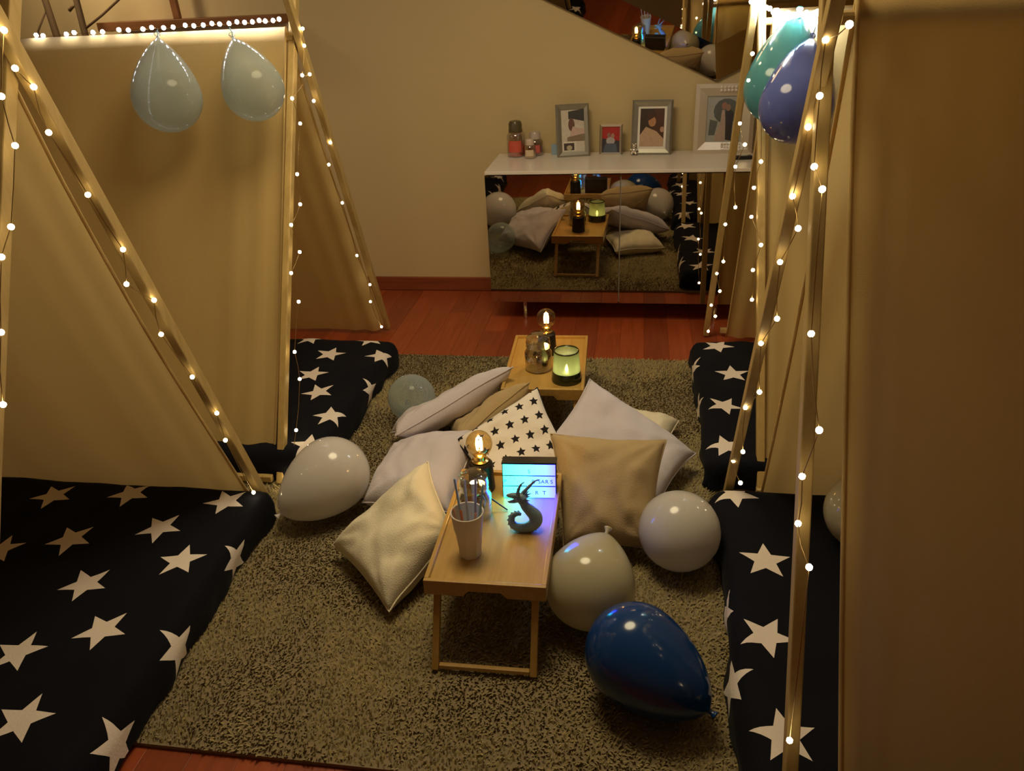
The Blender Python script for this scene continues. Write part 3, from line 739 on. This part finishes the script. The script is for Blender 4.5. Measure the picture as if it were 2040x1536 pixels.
straws = [((-.012, .010), (-.034, .032), 'pale blue', (.70, .80, .84)), ((.0, .012), (-.008, .030), 'clear white', (.86, .88, .88)), ((.012, .008), (.022, .034), 'lilac', (.74, .70, .84)),
          ((.016, -.004), (.046, .012), 'aqua', (.66, .84, .84)), ((-.016, -.002), (-.050, .010), 'peach', (.90, .62, .48)), ((.008, -.012), (.036, -.006), 'pink', (.86, .60, .56)), ((-.006, -.012), (-.022, .006), 'orange', (.90, .40, .20))]
for (bx, by), (tx, ty), cn, col in straws:
    m = cloth_mat('straw_'+cn.replace(' ', '_'), col, transl=.5, bump=0, rough=.35)
    k_ = .62 if cn in ('orange', 'pink', 'peach') else 1.0
    a = Vector((bx, by, .014)); b = a+(Vector((tx, ty, .215))-a)*k_
    d = (b-a).normalized(); sd = d.orthogonal().normalized(); q2 = d.cross(sd)
    ring = lambda c_, r_: [c_+(sd*math.cos(2*PI*i/12)+q2*math.sin(2*PI*i/12))*r_ for i in range(12)]
    vs = ring(a, .0032)+ring(b, .0032)+ring(b, .0026)+ring(a, .0026)
    fs = [(L_*12+i, L_*12+(i+1) % 12, ((L_+1) % 4)*12+(i+1) % 12, ((L_+1) % 4)*12+i) for L_ in range(4) for i in range(12)]
    o = MB().add(vs, fs).build('drinking_straw', m, None, smooth=True); autosmooth(o, 50); o.location = cup.location
    tag(o, '%s drinking straw standing in the cream tumbler' % cn, 'straw', 'straws in the tumbler')

# light box
e = empty('light_box', (-.286, 1.862, TT), .06); tag(e, 'small light box with letter rows glowing cyan to violet', 'light box')
LW, LH, LD = .080, .112, .045; tilt = -.16
Mt = Matrix.Rotation(tilt, 4, 'X')
def lbp(mb, name, m, parent=e, **k):
    o = mb.build(name, m, parent, **k)
    if parent is e: o.matrix_local = Mt
    return o
lbp(MB().box((-LW, .003, 0), (LW, LD, LH)), 'casing', M['black'], bevel=.003)
# rainbow diffuser
mrb, nt, bs = newmat('rainbow_diffuser'); L = nt.links.new
tc = nt.nodes.new('ShaderNodeTexCoord'); sx = nt.nodes.new('ShaderNodeSeparateXYZ'); L(tc.outputs['Object'], sx.inputs[0])
mr = nt.nodes.new('ShaderNodeMapRange'); mr.inputs[1].default_value = -LW; mr.inputs[2].default_value = LW; L(sx.outputs[0], mr.inputs[0])
cr = nt.nodes.new('ShaderNodeValToRGB'); els = cr.color_ramp.elements
els[0].color = (.004, .16, .105, 1); els[1].color = (.010, .0085, .42, 1)
q = els.new(.28); q.color = (.006, .16, .19, 1)
q = els.new(.62); q.color = (.008, .028, .36, 1)
L(mr.outputs[0], cr.inputs[0])
em = nt.nodes.new('ShaderNodeEmission'); em.inputs[1].default_value = 48.0; L(cr.outputs[0], em.inputs[0]); L(em.outputs[0], nt.nodes['Material Output'].inputs[0])
dif = lbp(MB().box((-LW+.003, -.001, .003), (LW-.003, .003, LH-.004)), 'lit_panel', mrb)
mdk = mat('letter_black', (.03, .05, .09), rough=.5)
for zr in (LH*.36, LH*.66): lbp(MB().box((-LW+.003, -.0035, zr-.0012), (LW-.003, -.001, zr+.0012)), 'letter_rail', mat('rail', (.05, .16, .2), .3))
def letter(ch, x, z, size, parent):
    cu = bpy.data.curves.new('letter', 'FONT'); cu.body = ch; cu.size = size; cu.align_x = 'CENTER'; cu.extrude = .0004
    to = bpy.data.objects.new('letter_tmp', cu); COL.objects.link(to)
    dg = bpy.context.evaluated_depsgraph_get(); me = bpy.data.meshes.new_from_object(to.evaluated_get(dg)); bpy.data.objects.remove(to)
    me.transform(Matrix.Translation((x, -.0018, z)) @ Matrix.Rotation(PI/2, 4, 'X')); me.materials.clear(); me.materials.append(mdk); me.name = 'letter'
    o = bpy.data.objects.new('letter', me); COL.objects.link(o); o.parent = parent
for ch, x_, zr in [('S', .0, .73), ('P', -.072, .44), ("'", -.042, .48), ('R', .012, .44), ('S', .030, .44), ('A', .040, .44), ('R', .052, .44), ('S', .066, .44), ("'", -.046, .18), ('R', .022, .12), ('T', .044, .12)]:
    letter(ch, x_, LH*zr, .017, dif)
lbp(MB().box((-LW-.001, -.001, LH-.004), (LW+.001, LD+.001, LH+.003)), 'top_cover', M['black'], bevel=.002)

# dragon figurine
e = empty('dragon_figurine', (-.278, 1.715, TT)); tag(e, 'dark blue grey dragon figurine with curled tail before the light box', 'figurine')
mdr = mat('dragon_resin', (.20, .29, .34), rough=.38, noise_amt=.25, noise_scale=120, bump=.25, bump_scale=300)
def spl(pts, k=6):
    out = []
    for i in range(len(pts)-1):
        p0 = Vector(pts[max(i-1, 0)]); p1 = Vector(pts[i]); p2 = Vector(pts[i+1]); p3 = Vector(pts[min(i+2, len(pts)-1)])
        for j in range(k):
            t = j/k; out.append(.5*((2*p1)+(-p0+p2)*t+(2*p0-5*p1+4*p2-p3)*t*t+(-p0+3*p1-3*p2+p3)*t**3))
    return out+[Vector(pts[-1])]
path = [(-.012,.004,.047), (-.023,.002,.050), (-.035,-.002,.044), (-.038,-.006,.028), (-.028,-.009,.016), (-.006,-.010,.013), (.016,-.006,.017), (.029,.0,.029), (.027,.004,.045), (.015,.004,.061), (.003,.003,.075), (-.003,.002,.088), (-.008,0,.099)]
rad = [.004, .0065, .0085, .010, .0115, .0135, .016, .0185, .0190, .0165, .0135, .0120, .0125]
sp = spl(path); rs_ = [rad[min(int(i/6), 12)]+(rad[min(int(i/6)+1, 12)]-rad[min(int(i/6), 12)])*(i % 6)/6 for i in range(len(sp))]
body = MB().tube(sp, rs_, 14).build('body', mdr, e, smooth=True)
spk = MB()
for i in range(4, 40, 3):
    t = (sp[i+1]-sp[i-1]).normalized(); cen = Vector((-.004, 0, .036)); nrm = (sp[i]-cen); nrm = (nrm-t*nrm.dot(t)).normalized()
    b = sp[i]+nrm*rs_[i]*.9; s = t.cross(nrm)*.0016
    spk.add([b-t*.004-s, b-t*.004+s, b+t*.004+s, b+t*.004-s, b+nrm*.0045+t*.003], [(0,1,2,3),(0,1,4),(1,2,4),(2,3,4),(3,0,4)])
spk.build('spine', mdr, e)
hd = MB().ball((-.012, 0, .106), .0150, 14, 10, (1.15, 1.0, .92))
hd.tube([(-.020,0,.111), (-.034,0,.113), (-.046,0,.112), (-.050,0,.110)], [.0105, .0080, .0050, .0018], 10)
hd.tube([(-.018,0,.099), (-.030,0,.093), (-.042,0,.090), (-.047,0,.092)], [.0080, .0056, .0034, .0012], 10)
h = hd.build('head', mdr, e, smooth=True)
for s, hp in ((-1, [(-.016, -.007, .117), (-.015, -.010, .132), (-.011, -.012, .147), (-.004, -.012, .160), (.004, -.011, .166)]), (1, [(-.006, .006, .116), (.006, .008, .130), (.018, .010, .144), (.030, .011, .156), (.042, .011, .161)])):
    MB().tube(spl(hp, 4), [.0056]*4+[.0046]*4+[.0034]*4+[.0020]*4+[.0007], 8).build('horn', mdr, h, smooth=True)
    fr_ = MB()
    for k, (dx, dz) in enumerate(((.014, .014), (.020, .004), (.016, -.008))):
        fr_.tube([(-.004, s*.008, .106), (-.002+dx, s*.018, .106+dz)], [.0055, .0006], 6)
    fr_.build('cheek_spikes', mdr, h)
# thin dark wand
o = MB().tube([at_z(1011, 1016, TT+.003), at_z(968, 986, TT+.040), at_z(925, 956, TT+.075)], [.0018, .0026, .0034], 10).build('wand', mat('dark_stick', (.03, .025, .02), .4), None, smooth=True)
tag(o, 'thin dark stick leaning beside the glass jar on the nearer tray', 'stick')

# ------------------------------------------------------------------ cushions
def pillow(label, corners, thick, m, seed, stars=None, R=.02, puff=.5, flat_bottom=None, n=34):
    c = [Vector(p) for p in corners]; cen = sum(c, Vector())/4
    nr = (c[2]-c[0]).cross(c[3]-c[1]).normalized()
    if nr.z < 0: nr = -nr
    vs = []; uvw = []; fs = []
    e1 = ((c[1]-c[0]).length+(c[2]-c[3]).length)/2; e2 = ((c[3]-c[0]).length+(c[2]-c[1]).length)/2
    for side in (1, -1):
        for j in range(n+1):
            for i in range(n+1):
                s, t = i/n*2-1, j/n*2-1
                s = math.copysign(abs(s)**.85, s); t = math.copysign(abs(t)**.85, t)
                pin = .075
                s2 = s*(1-pin*(1-t*t)*s*s); t2 = t*(1-pin*(1-s*s)*t*t)
                a, b = (s2+1)/2, (t2+1)/2
                p = c[0]*(1-a)*(1-b)+c[1]*a*(1-b)+c[2]*a*b+c[3]*(1-a)*b
                prof = (max(0, (1-s**4))*max(0, (1-t**4)))**puff
                wr = noise.noise((s*1.9+seed, t*1.9, side*3+seed))*.15+noise.noise((s*4.2+seed, t*3.4, side*7))*.10
                crease = 0
                for (sx_, sy_) in ((-1,-1),(1,-1),(1,1),(-1,1)):
                    dd = math.hypot(s-sx_, t-sy_); ang = math.atan2(t-sy_, s-sx_)
                    crease += math.sin(ang*13+seed)*.13*math.exp(-dd*2.0)*min(1, dd*4)
                h = thick/2*prof*(1+wr*1.2)+thick*.5*crease*prof
                p = p+nr*side*h + nr*noise.noise((s*1.3+seed, t*1.3, 4.0))*.012
                vs.append(p); uvw.append((s2*e1/2, t2*e2/2))
        o_ = 0 if side == 1 else (n+1)**2
        for j in range(n):
            for i in range(n):
                a = o_+j*(n+1)+i; q = (a, a+1, a+n+2, a+n+1); fs.append(q if side == 1 else q[::-1])
    me = bpy.data.meshes.new('cushion'); me.from_pydata([tuple(v-cen) for v in vs], [], fs); me.materials.append(m)
    if stars: add_star_uv(me, uvw, stars, R)
    else:
        bm = bmesh.new(); bm.from_mesh(me); bmesh.ops.remove_doubles(bm, verts=bm.verts, dist=1e-5); bm.to_mesh(me); bm.free()
    for p in me.polygons: p.use_smooth = True
    e = empty('cushion', cen); tag(e, label, 'cushion', 'cushions heaped round the trays')
    b = bpy.data.objects.new('cover', me); COL.objects.link(b); b.parent = e
    # piped seam round the edge
    pts = []
    for k in range(4*n):
        q, r_ = divmod(k, n)
        i, j = ((r_, 0), (n, r_), (n-r_, n), (0, n-r_))[q]
        pts.append((vs[j*(n+1)+i]+vs[(n+1)**2+j*(n+1)+i])/2-cen)
    MB().tube(pts, .0028, 6, True).build('seam', m, e, smooth=True)
    return e
pillow('white cushion leaning on the left side of the nearer tray', [(-.90,1.79,.075), (-.645,1.545,.055), (-.50,1.78,.150), (-.632,2.01,.255)], .15, M['ivory'], 1.1)
pillow('lavender cushion lying flat behind the white one', [(-.875,2.01,.075), (-.56,1.95,.10), (-.53,2.36,.16), (-.86,2.34,.095)], .15, M['lavender'], 2.3)
pillow('lavender cushion tipped on edge behind the flat lavender one', [(-.835,2.30,.165), (-.443,2.61,.300), (-.59,2.82,.080), (-.92,2.49,.060)], .115, M['lavender'], 3.7)
pillow('beige cushion tipped up between the lavender and star cushions', [(-.60,2.30,.15), (-.362,2.465,.315), (-.475,2.57,.10), (-.68,2.48,.07)], .11, M['beige'], 4.2)
st = []
for a in range(-6, 7):
    for b in range(-6, 7):
        st.append((a*.058+b*.010, b*.056-a*.006, 18))
pillow('white cushion printed with small black stars', [(-.60,2.25,.185), (-.43,2.03,.09), (-.18,2.22,.13), (-.335,2.475,.285)], .11, M['starpillow'], 5.5, stars=st, R=.0185)
pillow('cream cushion lying flat at the back beside the farther tray', [(-.20,2.42,.065), (.12,2.36,.065), (.19,2.66,.065), (-.12,2.76,.065)], .11, M['ivory'], 6.4)
pillow('lavender cushion leaning behind the large beige one', [(-.31,2.24,.15), (.10,2.08,.07), (.235,2.37,.10), (-.150,2.56,.285)], .13, M['lavender'], 7.9)
pillow('large beige cushion leaning at the right of the nearer tray', [(-.185,1.84,.075), (.075,1.87,.07), (.115,2.10,.315), (-.255,2.16,.285)], .15, M['beige'], 8.8)

# ------------------------------------------------------------------ balloons
def balloon(label, c, r, L, axis, m, tail=True, knotcol=None, pear=.55, hang=None):
    """c: centre of the round part, axis: direction from round part to the neck"""
    ax = Vector(axis).normalized(); rot = Vector((0, 0, 1)).rotation_difference(ax).to_matrix().to_4x4()
    prof = []
    for i in range(0, 25):
        t = i/24; th = PI*t
        z = -math.cos(th)
        if z < 0: rr_ = math.sin(th); zz = z*r
        else:
            k = z; zz = k*L; rr_ = max(0, 1-k**(2-pear*.5))**(.5+pear*.45)
        prof.append((max(rr_*r, 0), zz))
    prof[0] = (0, prof[0][1]); prof[-1] = (.006, prof[-1][1])
    e = empty('balloon', c); tag(e, label, 'balloon', 'party balloons')
    MB().lathe(prof, 36, mat=rot, cap=False).build('skin', m, e, smooth=True)
    zt = prof[-1][1]
    MB().lathe([(.004, zt-.006), (.006, zt), (.005, zt+.006), (.010, zt+.014), (.012, zt+.018), (.009, zt+.017)], 14, mat=rot, cap=False).build('knot', m, e, smooth=True)
    if hang is not None:
        a = rot @ Vector((0, 0, zt+.004)); b = Vector(hang)-Vector(c)
        MB().tube([a, a.lerp(b, .5)+Vector((.004, 0, 0)), b, b+Vector((.012, -.012, .004))], .0022, 6).build('ribbon', mat('balloon_ribbon', (.25, .42, .42), .6), e, smooth=True)
    return e
def latex(name, col, transl=.3):
    m = mat(name, col, rough=.16, spec=.5, coat=.25, noise_amt=.02, noise_scale=5)
    nt = m.node_tree; bs = nt.nodes['Principled BSDF']
    t = nt.nodes.new('ShaderNodeBsdfTranslucent'); t.inputs[0].default_value = (*col, 1)
    mx = nt.nodes.new('ShaderNodeMixShader'); mx.inputs[0].default_value = transl
    nt.links.new(bs.outputs[0], mx.inputs[1]); nt.links.new(t.outputs[0], mx.inputs[2]); nt.links.new(mx.outputs[0], nt.nodes['Material Output'].inputs[0])
    return m
bw_ = latex('white_latex', (.78, .74, .70)); bc_ = latex('cream_latex', (.66, .60, .40)); bb_ = latex('blue_latex', (.008, .055, .22), .15)
bcl = thin_mat('clear_grey_latex', (.82, .87, .88), .24, .68, .10, (.52, .60, .60), 1)
bdb = thin_mat('violet_blue_latex', (.40, .46, .88), .70, .95, .12, (.12, .15, .46), 1)
btl = thin_mat('teal_latex', (.40, .74, .74), .66, .95, .12, (.10, .30, .32), 1)
ZR = .022
balloon('large white balloon on the floor by the far left tent', (-.985, 2.05, .135+ZR), .128, .205, (-.50, -.55, -.25), bw_, pear=.3)
balloon('clear grey balloon on the rug behind the lavender cushions', (-.873, 2.655, .112+ZR-.004), .097, .125, (-.3, .6, -.45), bcl)
balloon('white balloon resting against the nearest right star blanket', (.155, 1.872, .1195+ZR), .120, .15, (.3, .8, -.15), bw_)
balloon('cream balloon beside the nearer tray table', (-.093, 1.615, .124+ZR-.002), .124, .155, (.2, .7, .35), bc_)
balloon('dark blue balloon lying on the rug in front', (.030, 1.378, .124+ZR), .122, .205, (.80, -.50, -.24), bb_, pear=.25)
balloon('cream balloon inside the nearest right tent', (.655, 1.87, .243), .108, .14, (.6, .3, .2), bc_)
hp1, hp2 = at_y(312, 62, 2.91), at_y(456, 54, 2.91)
balloon('clear grey balloon hanging at the left on the far left tent ridge', at_y(333, 194, 2.66), .118, .315, hp1-at_y(333, 194, 2.66), bcl, hang=hp1, pear=1.0)
balloon('clear grey balloon hanging nearest the pole on the far left ridge', at_y(505, 178, 2.66), .105, .295, hp2-at_y(505, 178, 2.66), bcl, hang=hp2, pear=1.0)
hp3, hp4 = at_y(1588, 38, 3.02), at_y(1626, 36, 3.0)
balloon('teal balloon hanging behind the violet blue one', at_y(1552, 175, 2.765), .112, .36, hp3-at_y(1552, 175, 2.765), btl, hang=hp3, pear=.75)
balloon('violet blue balloon hanging in front on the right ridge', at_y(1586, 212, 2.52), .108, .40, hp4-at_y(1586, 212, 2.52), bdb, hang=hp4, pear=.75)
